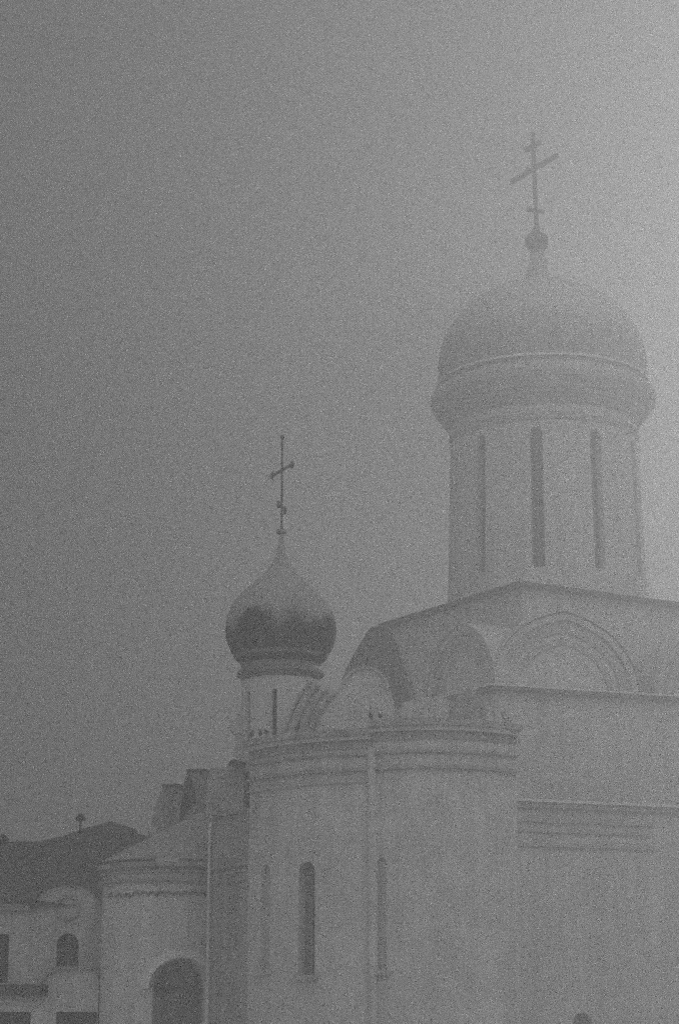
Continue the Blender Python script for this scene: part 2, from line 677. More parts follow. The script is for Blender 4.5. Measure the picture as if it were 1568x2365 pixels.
for k in range(10):
    a = a_first + k * R(36)
    if math.cos(a + cang) < -0.2:
        continue
    mp = dmap(DR)
    bm = bmesh.new()
    poly(bm, [mp(a + s, z, -0.53) for s, z in arch_loop(-hw, hw, zw0, zw1, 8, 0.36)])
    w_ = link('window', bm, 'glass', drum); w_.location = (0, 0, 0)
    bm = bmesh.new()
    q = [mp(a + s, z, o) for z in (zw0, zw1) for s, o in ((-.006, -.525), (.006, -.525), (.006, -.44), (-.006, -.44))]
    vv = [bm.verts.new(p) for p in q]
    for j in range(4):
        bm.faces.new((vv[j], vv[(j + 1) % 4], vv[4 + (j + 1) % 4], vv[4 + j]))
    for i in range(1, 7):
        z = zw0 + (zw1 - zw0) * i / 7.0
        q = [mp(a + s, z + dz, -0.525 + o) for s, dz, o in ((-hw, -.04, 0), (hw, -.04, 0), (hw, .04, 0), (-hw, .04, 0))]
        q2 = [mp(a + s, z + dz, -0.45) for s, dz in ((-hw, -.04), (hw, -.04), (hw, .04), (-hw, .04))]
        v1 = [bm.verts.new(p) for p in q]; v2 = [bm.verts.new(p) for p in q2]
        bm.faces.new(v2)
        for j in range(4):
            bm.faces.new((v1[j], v1[(j + 1) % 4], v2[(j + 1) % 4], v2[j]))
    w2 = link('glazing_bars', bm, 'wood', drum); w2.location = (0, 0, 0)
def px_prof(pairs, Y):
    return [(rpx(r, Y, y), zat(y, Y)) for r, y in pairs]
part('base_moulding', 'trim', cath, lambda bm: lathe(bm, ctr.x, ctr.y, [(DR - .05 + TAPER, ztop + .1), (DR + .16 + TAPER, ztop + .1), (DR + .16 + TAPER, ztop + .45), (DR + .02 + TAPER, ztop + .6), (DR - .05 + TAPER, ztop + .6)], 96), True)
part('drum_cornice', 'collar_stone', cath, lambda bm: lathe(bm, ctr.x, ctr.y,
     px_prof([(213, 990), (221.9, 988), (222.9, 982), (227.8, 980), (228.9, 974), (234.8, 972), (236.9, 964), (242.8, 961), (244.8, 954), (250.7, 950), (252.7, 944), (257.7, 941), (259.7, 932), (259.7, 926), (255.8, 918), (248.8, 912), (241.8, 907), (237.9, 903), (220.9, 901)], DY), 96), False)
# patterned belt of small blind arches under the cornice
def b_belt(bm):
    n_ = 60
    for i in range(n_):
        a = 2 * PI * i / n_
        if math.cos(a + cang) < -0.1:
            continue
        z = zat(958, YF)
        hb = rpx(9, YF)
        w_ = PI / n_ * .72
        prev = None
        for k in range(9):
            t = PI * k / 8
            q = []
            for rr, oo in ((1.0, 0.0), (.68, 0.0), (.68, .09), (1.0, .09)):
                q.append(bm.verts.new(dmap(DR)(a + w_ * rr * math.cos(t), z + hb * rr * math.sin(t), oo - .01)))
            if prev:
                for m_ in range(4):
                    bm.faces.new((prev[m_], prev[(m_ + 1) % 4], q[(m_ + 1) % 4], q[m_]))
            else:
                bm.faces.new(q)
            prev = q
        bm.faces.new(prev[::-1])
part('arcade_belt', 'trim', cath, b_belt)
part('belt_moulding', 'weathered', cath, lambda bm: [lathe(bm, ctr.x, ctr.y, [(DR - .1, zat(y, YF) - .07), (DR + .1, zat(y, YF) - .07), (DR + .1, zat(y, YF) + .07), (DR - .1, zat(y, YF) + .07)], 96) for y in (965, )])
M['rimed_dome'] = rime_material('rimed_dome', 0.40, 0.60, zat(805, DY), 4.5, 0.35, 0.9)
part('dome', 'rimed_dome', cath, lambda bm: lathe(bm, ctr.x, ctr.y,
     px_prof([(236, 903), (239, 890), (240, 874), (239, 854), (237, 834), (232, 810), (224, 786), (212, 764), (196, 742), (178, 723), (156, 705), (130, 689), (102, 676), (72, 664), (46, 655), (26, 648)], DY), 96), True)
# standing seams of the dome sheeting
def b_seams(bm):
    prof = px_prof([(239, 874), (239, 854), (237, 834), (232, 810), (224, 786), (212, 764), (196, 742), (178, 723), (156, 705), (130, 689), (102, 676), (72, 664), (46, 655)], DY)
    for i in range(36):
        a = 2 * PI * i / 36 + .05
        tube(bm, [(ctr.x + (r + .01) * math.sin(a), ctr.y - (r + .01) * math.cos(a), z) for r, z in prof], .045, 4)
so_ = part('sheet_seams', 'rimed_dome', cath, b_seams)
part('dome_rib', 'snow', cath, lambda bm: lathe(bm, ctr.x, ctr.y, px_prof([(236, 893), (243, 894), (243, 889), (236, 888)], DY), 96), False)
lx, ly = ctr.x - rpx(5, DY), ctr.y
part('lantern_neck', 'dome_metal', cath, lambda bm: lathe(bm, lx, ly,
     px_prof([(44, 660), (32, 648), (27, 640), (24, 625), (21, 610), (18, 596), (15, 584), (14, 576)], DY), 32), True)
part('finial_ball', 'iron', cath, lambda bm: lathe(bm, lx, ly,
     px_prof([(3, 584), (14, 580), (24, 572), (28, 561), (27, 551), (21, 543), (12, 538), (8, 528), (5, 514), (4, 505)], DY), 32), True)
cr_ = orthodox_cross(cath, lx, ly, zat(545, DY), zat(306, DY), zat(390, DY), 4.9, zat(338, DY), 1.6,
               zat(487, DY), 1.5, math.atan2(0.854, -0.52), 0.25, tilt=-0.45, mat='iron')
# the old cross leans a little: sheared by its slight tilt about the ball
lean = Matrix.Translation((lx, ly, zat(545, DY))) @ Matrix.Rotation(R(-0.9), 4, 'Y') @ Matrix.Translation((-lx, -ly, -zat(545, DY)))
for o in [cr_] + [c for c in bpy.data.objects if c.parent == cr_]:
    o.data.transform(lean)

# broad wall below the pedestal, facing right, with its cornice
d0, d1 = plan(1142, 112, 1590), plan(1850, 118.5, 1590)
d_l = plan(905, 121, 1590)
fD = Face(d0, d1)
fD2 = Face(d_l, d0)
def b_low(bm):
    pts = [d_l, d0, d1, d1 + Vector((-1, 6)), d_l + Vector((0, 8))]
    lo = [bm.verts.new((q.x, q.y, 0)) for q in pts]
    hi = [bm.verts.new((q.x, q.y, zbase)) for q in pts]
    for i in range(5):
        bm.faces.new((lo[i], lo[(i + 1) % 5], hi[(i + 1) % 5], hi[i]))
    bm.faces.new(hi)
part('nave_wall', 'pale_stone', cath, b_low)
ks, kz = fD.hit(1308, 1592)
kokoshnik(cath, fD, ks, zbase, 4.3, 4.3, .1, 7.0, mat='pale_stone')
ks, kz = fD2.hit(1064, 1592)
kokoshnik(cath, fD2, ks, zbase, fD2.hit(1064, 1592)[0] - fD2.hit(986, 1592)[0], 3.9, .1, 6.0, mat='pale_stone')
ks2 = fD.hit(1640, 1592)[0]
kokoshnik(cath, fD, ks2, zbase, 3.3, 3.9, .1, 7.0)
band(cath, 'nave_cornice', 'sheet_metal', [fD2, fD], zbase - 0.16, zbase + 0.04, 0.42)
band(cath, 'nave_ledge', 'snow', [fD2, fD], zbase + .044, zbase + 0.14, 0.45)
# lower apse in front of it
c0_, c1_ = plan(1180, 98.8, 1850), plan(1800, 103.6, 1850)
fC = Face(c0_, c1_)
fCs = Face(c0_, fC.p(fC.hit(1506, 1900)[0], 0).xy)
cz = fC.hit(1215, 1852)[1]
wl_s0, wl_z1 = fC.hit(1322, 2338); wl_s1, _ = fC.hit(1366, 2338)
w_apse = arch_loop(wl_s0, wl_s1, 0.8, wl_z1, 10)
def b_apse(bm):
    holed_wall(bm, fC.p, [(0, 0), (fC.len, 0), (fC.len, cz), (0, cz)], [w_apse], 0.45)
    bk = 6.5
    for s in (0, fC.len):
        poly(bm, [fC.p(s, 0), fC.p(s, cz), fC.p(s, cz + .6, -bk), fC.p(s, 0, -bk)])
ap_ = part('apse_wall', 'pale_stone', cath, b_apse)
window(cath, fC, w_apse, 0.45, pane_mat='dusty_glass')
def b_apr(bm):
    prism(bm, Face(fC.p(0, 0).xy, fC.p(fC.len, 0).xy), [(-.1, cz - 0.02), (fC.len + .1, cz - 0.02), (fC.len + .1, cz + 0.12), (-.1, cz + 0.12)], -0.1, 0.42)
    poly(bm, [fC.p(-.1, cz + .13, .42), fC.p(fC.len, cz + .13, .42), fC.p(fC.len, cz + .75, -6.5), fC.p(-.1, cz + .75, -6.5)])
part('apse_roof', 'snow', cath, b_apr)
band(cath, 'apse_cornice', 'trim', [fC], cz - .26, cz - .03, 0.24)
band(cath, 'string_course', 'trim', [fCs], fC.hit(1215, 1893)[1] - .1, fC.hit(1215, 1893)[1] + .1, 0.16)
band(cath, 'string_course', 'trim', [fCs], fC.hit(1215, 1918)[1] - .06, fC.hit(1215, 1918)[1] + .06, 0.12)
band(cath, 'string_course', 'trim', [fCs], fC.hit(1215, 1950)[1] - .08, fC.hit(1215, 1950)[1] + .08, 0.16)

# dark round-topped gable with a pale arch, left of the pedestal
ga, gb = plan(770, 97.5, 1600), plan(960, 97, 1600)
fG = Face(ga, gb)
def pl_on(f, pts):
    return [f.hit(x, y) for x, y in pts]
def b_gab(bm):
    prism(bm, fG, pl_on(fG, [(783, 1592), (790, 1568), (801, 1540), (816, 1512), (835, 1480), (855, 1449), (868, 1446), (894, 1447), (905, 1468), (920, 1500), (935, 1545), (944, 1600), (946, 1700), (783, 1700)]), -3.0, 0.0)
part('gable', 'lead', cath, b_gab)
def b_gabf(bm):
    pts = [(783, 1700), (783, 1600), (786, 1586), (797, 1570), (815, 1556), (838, 1548), (858, 1549), (876, 1557), (892, 1574), (904, 1598), (911, 1630), (912, 1700)]
    prism(bm, fG, pl_on(fG, pts), -0.05, 0.5)
part('gable_arch', 'pale_stone', cath, b_gabf)
part('gable_moulding', 'trim', cath, lambda bm: arch_ring(bm, fG, *fG.hit(846, 1600), 1.0, 1.12, 0.45, 0.62, 20))
# wall running back from the tower to the main church
fW = Face(plan(700, 96, 1640), plan(960, 95.5, 1640))
part('gable_wall', 'plaster', cath, lambda bm: prism(bm, fW, pl_on(fW, [(690, 1740), (690, 1640), (742, 1586), (770, 1592), (800, 1600), (900, 1650), (900, 1740)]), -2.0, 0.0))
# small second gable and its parapet
ha, hb = plan(905, 94, 1640), plan(1150, 93, 1640)
fH = Face(ha, hb)
def b_par(bm):
    prism(bm, fH, pl_on(fH, [(912, 1720), (1128, 1720), (1128, 1648), (1112, 1640), (912, 1634)]), -2.5, 0.0)
part('parapet', 'plaster', cath, b_par)
def b_g2(bm):
    s, z = fH.hit(1086, 1650)
    prism(bm, fH, [(s + .72 * math.cos(t), z + (1.05 if True else 1) * math.sin(t)) for t in [PI * i / 14 for i in range(15)]] + [(s - .72, z - 1.2), (s + .72, z - 1.2)], -2.0, 0.35)
part('gable', 'weathered', cath, b_g2)
def b_g3(bm):
    prism(bm, fH, pl_on(fH, [(930, 1660), (1040, 1660), (1040, 1618), (1010, 1610), (960, 1616), (930, 1626)]), -1.8, 0.25)
part('gable_arch', 'plaster', cath, b_g3)

# ================================================================== SIDE CHAPEL (small onion dome)
p0, p1, p2 = plan(577, 75.8, 1800), plan(857, 72.5, 1800), plan(1203, 71.2, 1800)
p3, p4 = plan(1190, 90, 1800), plan(640, 91, 1800)
tw = plan(648, 83, 1600)
chap = thing('chapel', 'grey side chapel with tall narrow windows and a dark onion dome carrying a slender cross', 'chapel', (0.5 * (p1.x + p4.x), 80, 0))
p1b = p1 + Vector((.12, .25))
pe = plan(1192, 73.4, 1800)
arcA = bulge(p0, p1 + Vector((.02, .16)), .6)
arcB = bulge(p1 + Vector((.05, .1)), pe, .95)
fA, fB = CurveFace(arcA), CurveFace(arcB)
zt = at(857, 1692, 72.5).z
ztB = zt + .22
def slot(f, x0, x1, y0, y1):
    xm = (x0 + x1) / 2
    return arch_loop(f.hit(x0, 2100)[0], f.hit(x1, 2100)[0], f.hit(xm, y1)[1], f.hit(xm, y0)[1], 8)
wA1 = slot(fA, 602, 624, 1996, 2240)
wA2 = slot(fA, 689, 727, 1990, 2252)
wB1 = slot(fB, 870, 892, 1980, 2240)
def b_chap(bm):
    curved_wall(bm, fA, 0, zt, [wA1, wA2], (0.2, 0.42))
    curved_wall(bm, fB, 0, ztB, [wB1], 0.2)
    for a, b in ((pe, p3), (p3, p4), (p4, p0)):
        poly(bm, [(a.x, a.y, 0), (b.x, b.y, 0), (b.x, b.y, zt), (a.x, a.y, zt)])
part('wall', 'stone', chap, b_chap)
allp = arcA + arcB[1:]
part('roof', 'sheet_metal', chap, lambda bm: poly(bm, [(q.x, q.y, zt - .05) for q in allp + [p3, p4]]))
for f, w in ((fA, wA1), (fA, wA2), (fB, wB1)):
    wd = window(chap, f, w, 0.42 if w is wA2 else 0.2, mullions=w is wA2, frame_mat='weathered', pane_mat='pale_pane' if w is not wA2 else 'dusty_glass')
    if w is wA2:
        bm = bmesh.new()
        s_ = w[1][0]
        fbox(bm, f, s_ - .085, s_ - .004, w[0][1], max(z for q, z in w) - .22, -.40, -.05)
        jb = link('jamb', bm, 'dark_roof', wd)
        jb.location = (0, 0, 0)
zb1 = fB.hit(1000, 1735)[1]; zb2 = fB.hit(1000, 1771)[1]
zb3 = fA.hit(700, 1812)[1]
for arc, zc in ((arcA, zt), (arcB, ztB)):
    band_pts(chap, 'cornice', 'weathered', arc, zc - 0.06, zc + 0.14, 0.30)
    band_pts(chap, 'cornice_roll', 'stone', arc, zc - 0.22, zc - 0.064, 0.20)
    band_pts(chap, 'frieze', 'weathered', arc, zc - 0.50, zc - 0.224, 0.05)
    band_pts(chap, 'string_course', 'weathered', arc, zb1 - .04, zb1 + .04, 0.12)
    band_pts(chap, 'string_course', 'weathered', arc, zb2 - .05, zb2 + .05, 0.13)
band_pts(chap, 'string_course', 'trim', arcA, zb3 - .04, zb3 + .04, 0.07)
part('corner_shaft', 'stone', chap, lambda bm: lathe(bm, arcB[0].x, arcB[0].y, [(.17, 0), (.17, zt - .5), (.05, zt - .49)], 18), True)
part('roof_edge', 'weathered', chap, lambda bm: bar(bm, at(1160, 1646, 77), at(1197, 1712, 74.2), .14, .12))
# onion tower
TY = tw.y
tc_ = math.atan2(tw.x, tw.y)
zt1 = zat(1572, TY)
TR = rpx(88, TY)
def tmap(s, z, out):
    r = TR + out
    return Vector((tw.x + r * math.sin(s), tw.y - r * math.cos(s), z))
th = R(3.4)
tz0, tz1 = zat(1725, TY - TR), zat(1590, TY - TR)
zt0 = zat(1790, TY)
a0t = -tc_ - R(8.5)
def b_td(bm):
    for k in range(8):
        a = a0t + k * R(45)
        ws = R(6)
        loop = [(a + s, z) for s, z in arch_loop(-th, th, tz0, tz1, 6, 0.1)]
        holed_wall(bm, tmap, [(a - ws, zt0), (a + ws, zt0), (a + ws, zt1), (a - ws, zt1)], [loop], 0.28)
        for i in range(8):
            t0 = a + ws + (R(45) - 2 * ws) * i / 8
            t1 = a + ws + (R(45) - 2 * ws) * (i + 1) / 8
            poly(bm, [tmap(t0, zt0, 0), tmap(t1, zt0, 0), tmap(t1, zt1, 0), tmap(t0, zt1, 0)])
tdrum = part('drum', 'plaster', chap, b_td)
for k in (0, 1, 2, 6, 7):
    a = a0t + k * R(45)
    bm = bmesh.new()
    poly(bm, [tmap(a + s, z, -0.26) for s, z in arch_loop(-th, th, tz0, tz1, 6, 0.1)])
    w_ = link('window', bm, 'glass', tdrum); w_.location = (0, 0, 0)
fS = Face(plan(520, 82.6, 1680), plan(640, 82.4, 1680))
part('corner_gable', 'trim', chap, lambda bm: prism(bm, fS, pl_on(fS, [(557, 1628), (552, 1648), (544, 1662), (533, 1673), (524, 1679), (529, 1685), (540, 1690), (543, 1704), (543, 1800), (600, 1800), (600, 1628)]), -1.4, 0))
part('drum_cornice', 'sheet_metal', chap, lambda bm: lathe(bm, tw.x, tw.y, px_prof(
    [(84, 1580), (90, 1574), (93, 1566), (101, 1561), (101, 1555), (95, 1551), (91, 1543), (92, 1534), (86, 1530)], TY), 48))
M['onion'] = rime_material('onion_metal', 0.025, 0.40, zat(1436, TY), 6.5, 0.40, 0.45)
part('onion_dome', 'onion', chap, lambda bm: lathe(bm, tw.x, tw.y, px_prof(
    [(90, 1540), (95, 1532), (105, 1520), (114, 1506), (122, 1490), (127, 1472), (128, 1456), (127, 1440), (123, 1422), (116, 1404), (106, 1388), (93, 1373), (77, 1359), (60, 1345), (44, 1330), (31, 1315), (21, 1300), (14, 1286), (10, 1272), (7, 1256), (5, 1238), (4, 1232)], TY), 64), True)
part('dome_band', 'sheet_metal', chap, lambda bm: lathe(bm, tw.x, tw.y, px_prof([(102, 1524), (107, 1522), (110, 1516), (107, 1513)], TY), 64))
part('finial_ball', 'gilding', chap, lambda bm: ball(bm, Vector((tw.x, tw.y, zat(1228, TY))), rpx(13, TY), rpx(7.5, TY)))
orthodox_cross(chap, tw.x, tw.y, zat(1232, TY), zat(1010, TY), zat(1086, TY), 1.95, 0, 0, zat(1172, TY), 0.62,
               math.atan2(0.90, -0.42), 0.085, tilt=-0.6, trefoil=True)

# pale gable at the foot of the onion tower, with slanting mouldings
fK = Face(plan(600, 79.2, 1640), plan(860, 78.6, 1640))
kp = [(640, 1740), (650, 1698), (662, 1660), (678, 1622), (694, 1594), (712, 1574), (730, 1570), (748, 1582), (770, 1600), (792, 1628), (830, 1664), (850, 1690), (850, 1740)]
part('gable', 'plaster', chap, lambda bm: prism(bm, fK, pl_on(fK, kp), -1.2, 0.0))
def b_sl(bm):
    for off in (4, 22, 40, 58):
        pts = pl_on(fK, [(x + off, y + off * .5) for x, y in kp[1:6]])
        prev = None
        for s_, z_ in pts:
            vs = [bm.verts.new(fK.p(s_ + a_, z_, o_)) for a_, o_ in ((0, -.02), (.09, -.02), (.09, .16), (0, .16))]
            if prev:
                for q in range(4):
                    bm.faces.new((prev[q], prev[(q + 1) % 4], vs[(q + 1) % 4], vs[q]))
            else:
                bm.faces.new(vs)
            prev = vs
        bm.faces.new(prev[::-1])
part('gable_moulding', 'weathered', chap, b_sl)
# ================================================================== ANNEX between chapel and low house
e1 = plan(490, 78.6, 1900)
annx = thing('annex', 'dark grey annex with cornice lines, stepped turrets on its parapet and a big arched portal', 'building', (e1.x - 2, 85, 0))
fE = Face(e1, p0 + Vector((-0.02, 0)))
zE = fE.hit(560, 1872)[1]
ha_c = plan(402, 84.9, 2000)
HR = 161 * 84.9 / F
def hpt(deg, r=HR):
    return ha_c + Vector((math.sin(R(deg)), -math.cos(R(deg)))) * r
arcH = [hpt(d) for d in range(-100, 66, 5)]
fH = CurveFace(arcH)
zH = fH.hit(420, 1992)[1]
pd = arch_loop(fH.hit(352, 2300)[0], fH.hit(480, 2300)[0], 0.05, fH.hit(416, 2216)[1], 20)
def b_ann(bm):
    s0, s1 = pd[0][0], pd[1][0]
    for u0, u1, holes in ((0, s0 - .12, None), (s0 - .12, s1 + .12, pd), (s1 + .12, fH.len, None)):
        n_ = max(1, int((u1 - u0) / .3))
        if holes is None:
            for i in range(n_):
                u, v_ = u0 + (u1 - u0) * i / n_, u0 + (u1 - u0) * (i + 1) / n_
                poly(bm, [fH.p(u, 0), fH.p(v_, 0), fH.p(v_, zH), fH.p(u, zH)])
        else:
            n_ = 10
            bot = [(u0 + (u1 - u0) * i / n_, 0) for i in range(n_ + 1)]
            top = [(q[0], zH) for q in bot][::-1]
            holed_wall(bm, fH.p, bot + top, [pd], 0.4)
    hb = plan(500, 88, 2000)
    poly(bm, [(e1.x, e1.y, 0), (e1.x, e1.y, zE), (hb.x, hb.y, zE), (hb.x, hb.y, 0)])
    # straight wall above and behind the apse
    wa, wb = plan(415, 87.2, 1900), plan(520, 86.6, 1900)
    poly(bm, [(wa.x, wa.y, 0), (wb.x, wb.y, 0), (wb.x, wb.y, zE - .1), (wa.x, wa.y, zE - .1)])
part('wall', 'pale_stone', annx, b_ann)
part('side_wall', 'weathered', annx, lambda bm: poly(bm, [fE.p(0, 0), fE.p(fE.len, 0), fE.p(fE.len, zE), fE.p(0, zE)]))
apex = at(468, 1874, 86.4)
def b_annr(bm):
    rim = [fH.p(fH.len * i / 30, zH + .14, .22) for i in range(31)]
    av = bm.verts.new(apex)
    rv = [bm.verts.new(p) for p in rim]
    for a, b in zip(rv, rv[1:]):
        bm.faces.new((a, b, av))
part('apse_roof', 'weathered', annx, b_annr)
def b_annr2(bm):
    poly(bm, [(q.x, q.y, zE - .12) for q in (e1, p0, p0 + Vector((-.1, 9)), plan(415, 90, 1900), plan(415, 87.2, 1900), plan(500, 86.8, 1900))])
part('roof', 'snow', annx, b_annr2)
for y, hh, o, mt in ((1996, .09, .24, 'weathered'), (2012, .04, .10, 'trim'), (2031, .06, .16, 'weathered')):
    z = fH.hit(420, y)[1]
    band_pts(annx, 'cornice', mt, arcH, z - hh, z + hh, o)
    z = fE.hit(530, y + 4)[1]
    band(annx, 'cornice', mt, [fE], z - hh * .6, z + hh * .6, o * .5)
band(annx, 'coping', 'weathered', [fE], zE - .06, zE + .06, .12)
def b_frz(bm):
    for i in range(13):
        s, z = fH.hit(258 + i * 19, 2068 if i > 2 else 2072)
        arch_ring(bm, fH, s, z, .11, .16, -0.02, .08, 8)
part('arcade_frieze', 'sheet_metal', annx, b_frz)
# portal: door leaf, archivolt
bm = bmesh.new()
poly(bm, [fH.p(s, z, -.38) for s, z in pd])
portal = link('portal_door', bm, 'wood', annx)
cs, cz_ = (pd[0][0] + pd[1][0]) / 2, max(z for s, z in pd) - (pd[1][0] - pd[0][0]) / 2
pr_ = (pd[1][0] - pd[0][0]) / 2
bm = bmesh.new()
arch_ring(bm, fH, cs, cz_, pr_ + .06, pr_ + .36, -.04, .26, 28)
link('archivolt', bm, 'snow', annx)
bm = bmesh.new()
for k in range(-1, 2):
    fbox(bm, fH, cs + k * .7 - .04, cs + k * .7 + .04, .1, cz_ + .6, -.37, -.30)
fbox(bm, fH, cs - pr_ + .02, cs + pr_ - .02, cz_ - .06, cz_ + .06, -.375, -.29)
fr2 = link('door_frame', bm, 'lead', portal); fr2.location = (0, 0, 0)
# turrets (steep flat-topped gables) on the parapet
def turret(pts, Y0, Y1, depth, mat, niche=None):
    f = Face(plan(pts[0][0] - 10, Y0, 1800), plan(pts[0][0] + 140, Y1, 1800))
    bm = bmesh.new()
    prism(bm, f, pl_on(f, pts), -depth, 0)
    t = link('turret', bm, mat, annx)
    xs = [p[0] for p in pts if p[1] < min(q[1] for q in pts) + 3]
    y = min(q[1] for q in pts)
    bm = bmesh.new()
    a, z = f.hit(min(xs) - 2, y); b, _ = f.hit(max(xs) + 2, y)
    fbox(bm, f, a, b, z + .003, z + .09, -depth - .05, .08)
    c_ = link('cap', bm, 'dark_roof', t); c_.location = (0, 0, 0)
    if niche:
        bm = bmesh.new()
        prism(bm, f, pl_on(f, niche), 0.003, .05)
        n_ = link('niche', bm, 'dark_roof', t); n_.location = (0, 0, 0)
    return t
turret([(346, 1930), (352, 1890), (360, 1862), (369, 1836), (377, 1817), (414, 1817), (420, 1930)], 89.5, 89, 2.0, 'weathered')
turret([(412, 1930), (415, 1868), (419, 1832), (426, 1802), (433, 1782), (473, 1782), (481, 1930)], 87.2, 86.6, 1.8, 'weathered',
       [(417, 1892), (421, 1840), (428, 1808), (437, 1792), (444, 1800), (450, 1824), (454, 1852), (440, 1868)])
turret([(474, 1930), (477, 1830), (480, 1800), (486, 1774), (527, 1771), (556, 1766), (562, 1775), (566, 1930)], 82.5, 81.8, 2.0, 'weathered')
# corner cap, a small dark block next to the chapel
f_ = Face(plan(525, 81.5, 1760), plan(560, 81.3, 1760))
bm = bmesh.new()
prism(bm, f_, pl_on(f_, [(527, 1768), (554, 1766), (555, 1757), (545, 1754), (536, 1757)]), -.6, .12)
link('corner_cap', bm, 'dark_roof', annx)
# rainwater pipe at the joint
pipe = bmesh.new()
q = fE.p(.12, 0, .14)
tube(pipe, [(q.x, q.y, 0.05), (q.x, q.y, zE - .5), (q.x + .05, q.y + .05, zE - .2)], .055, 10)
for z in (2.0, 4.5, 7.0):
    tube(pipe, [(q.x, q.y, z - .04), (q.x, q.y, z + .04)], .08, 10)
link('downpipe', pipe, 'pale_stone', annx)

# ================================================================== LOW HOUSE at the left
l0, l1 = plan(-140, 88, 2100), plan(262, 88, 2100)
house = thing('low_house', 'low dark-roofed house with a round gable and arched window at the left edge', 'house', ((l0.x + l1.x) / 2, 91, 0))
fL = Face(l0, l1)
ze = fL.hit(40, 2092)[1]
wl1 = arch_loop(fL.hit(131, 2200)[0], fL.hit(182, 2200)[0], fL.hit(155, 2232)[1], fL.hit(155, 2156)[1], 12)
wl0_z = fL.hit(5, 2270)[1]
wl0 = [(fL.hit(-40, 2200)[0], wl0_z), (fL.hit(21, 2200)[0], wl0_z), (fL.hit(21, 2200)[0], fL.hit(10, 2157)[1]), (fL.hit(-40, 2200)[0], fL.hit(10, 2157)[1])]
gx, gz = fL.hit(157, 2092)
gr = 1.44; gh = 1.0
gab = [(gx + gr * math.cos(PI * i / 20), ze + gh * math.sin(PI * i / 20)) for i in range(21)]
def b_hw(bm):
    outer = [(0, 0), (fL.len, 0), (fL.len, ze)] + gab + [(0, ze)]
    holed_wall(bm, fL.p, outer, [wl1, wl0], 0.35)
    lb0, lb1 = plan(-140, 99, 2100), plan(290, 99, 2100)
    for a, b in ((l1, lb1), (lb1, lb0), (lb0, l0)):
        poly(bm, [(a.x, a.y, 0), (b.x, b.y, 0), (b.x, b.y, ze), (a.x, a.y, ze)])
part('wall', 'house_wall', house, b_hw)
window(house, fL, wl1, 0.35)
window(house, fL, wl0, 0.35)
def b_hr(bm):
    E = [at(-150, 2094, 87.6), at(70, 2094, 87.6), at(276, 2094, 88.3)]
    Rg = [at(-150, 1946, 94), at(90, 1943, 94), at(140, 1932, 94), at(200, 1912, 94), at(256, 1896, 94)]
    for p in E: p.z = ze + .02
    vE = [bm.verts.new(p) for p in E]
    vR = [bm.verts.new(p) for p in Rg]
    bm.faces.new((vE[0], vE[1], vR[1], vR[0]))
    bm.faces.new((vE[1], vR[2], vR[1]))
    bm.faces.new((vE[1], vE[2], vR[4], vR[3], vR[2]))
    s1 = bm.verts.new(at(300, 1910, 94)); s2 = bm.verts.new(at(360, 1938, 94)); s3 = bm.verts.new(at(360, 2060, 88.5))
    for q in ((vE[2], s1, vR[4]), (vE[2], s2, s1), (vE[2], s3, s2)):
        bm.faces.new(q)
    b0 = bm.verts.new(at(-150, 2085, 100)); b1 = bm.verts.new(at(360, 2085, 100))
    bm.faces.new((vR[0], vR[1], b0))
    for q in ((vR[1], vR[2]), (vR[2], vR[3]), (vR[3], vR[4]), (vR[4], s1), (s1, s2)):
        bm.faces.new((q[0], q[1], b1))
    bm.faces.new((vR[1], b1, b0))
part('roof', 'house_roof', house, b_hr)
def b_gr(bm):
    arch = lambda a: [fL.p(gx + (gr + a) * math.cos(PI * i / 24), ze + (gh + a) * math.sin(PI * i / 24), o) for i in range(25) for o in ()]
    prev = None
    for i in range(29):
        t = PI * i / 28
        q = [fL.p(gx + (gr + a) * math.cos(t), ze + (gh + a) * math.sin(t), o) for a, o in ((-.12, -.05), (.12, -.05), (.12, .16), (-.12, .16))]
        q += []
        vs = [bm.verts.new(p) for p in q]
        bkv = bm.verts.new(fL.p(gx + (gr + .12) * math.cos(t), ze + (gh + .12) * math.sin(t), -3.2))
        vs.append(bkv)
        if prev:
            for k in range(4):
                bm.faces.new((prev[k], prev[(k + 1) % 4], vs[(k + 1) % 4], vs[k]))
            bm.faces.new((prev[1], prev[4], vs[4], vs[1]))
        else:
            bm.faces.new(vs[:4])
        prev = vs
    bm.faces.new(prev[:4][::-1])
part('gable_hood', 'lead', house, b_gr)
part('round_moulding', 'weathered', house, lambda bm: arch_ring(bm, fL, gx, ze - .08, .40, .52, -.02, .08, 28, 0, 2 * PI))
part('eaves_moulding', 'trim', house, lambda bm: fbox(bm, fL, 0, gx - gr - .02, ze - .18, ze - .01, -.02, .28))
def chimney(px, ytop, ybase, Y, w):
    p = at(px, ytop, Y); b_ = at(px, ybase, Y)
    bm = bmesh.new()
    tube(bm, [(p.x, p.y, b_.z - .4), (p.x, p.y, p.z - .12)], .05, 8)
    ch = link('chimney_pipe', bm, 'iron', house)
    bm = bmesh.new()
    lathe(bm, p.x, p.y, [(.02, p.z - .16), (w, p.z - .15), (w * 1.05, p.z - .08), (w * .72, p.z + .04), (w * .4, p.z + .12), (.02, p.z + .17)], 10)
    c_ = link('cowl', bm, 'iron', ch); c_.location = (0, 0, 0)
chimney(187, 1887, 1918, 93.8, .22)
chimney(8, 1934, 1950, 93.8, .25)
# pale bit of parapet behind the roof end
f_ = Face(plan(310, 86.6, 1910), plan(352, 86.5, 1910))
bm = bmesh.new()
prism(bm, f_, pl_on(f_, [(318, 1924), (334, 1930), (362, 1932), (360, 1912), (346, 1906), (332, 1904), (322, 1909)]), -.4, 0)
link('parapet_block', bm, 'pale_stone', annx)

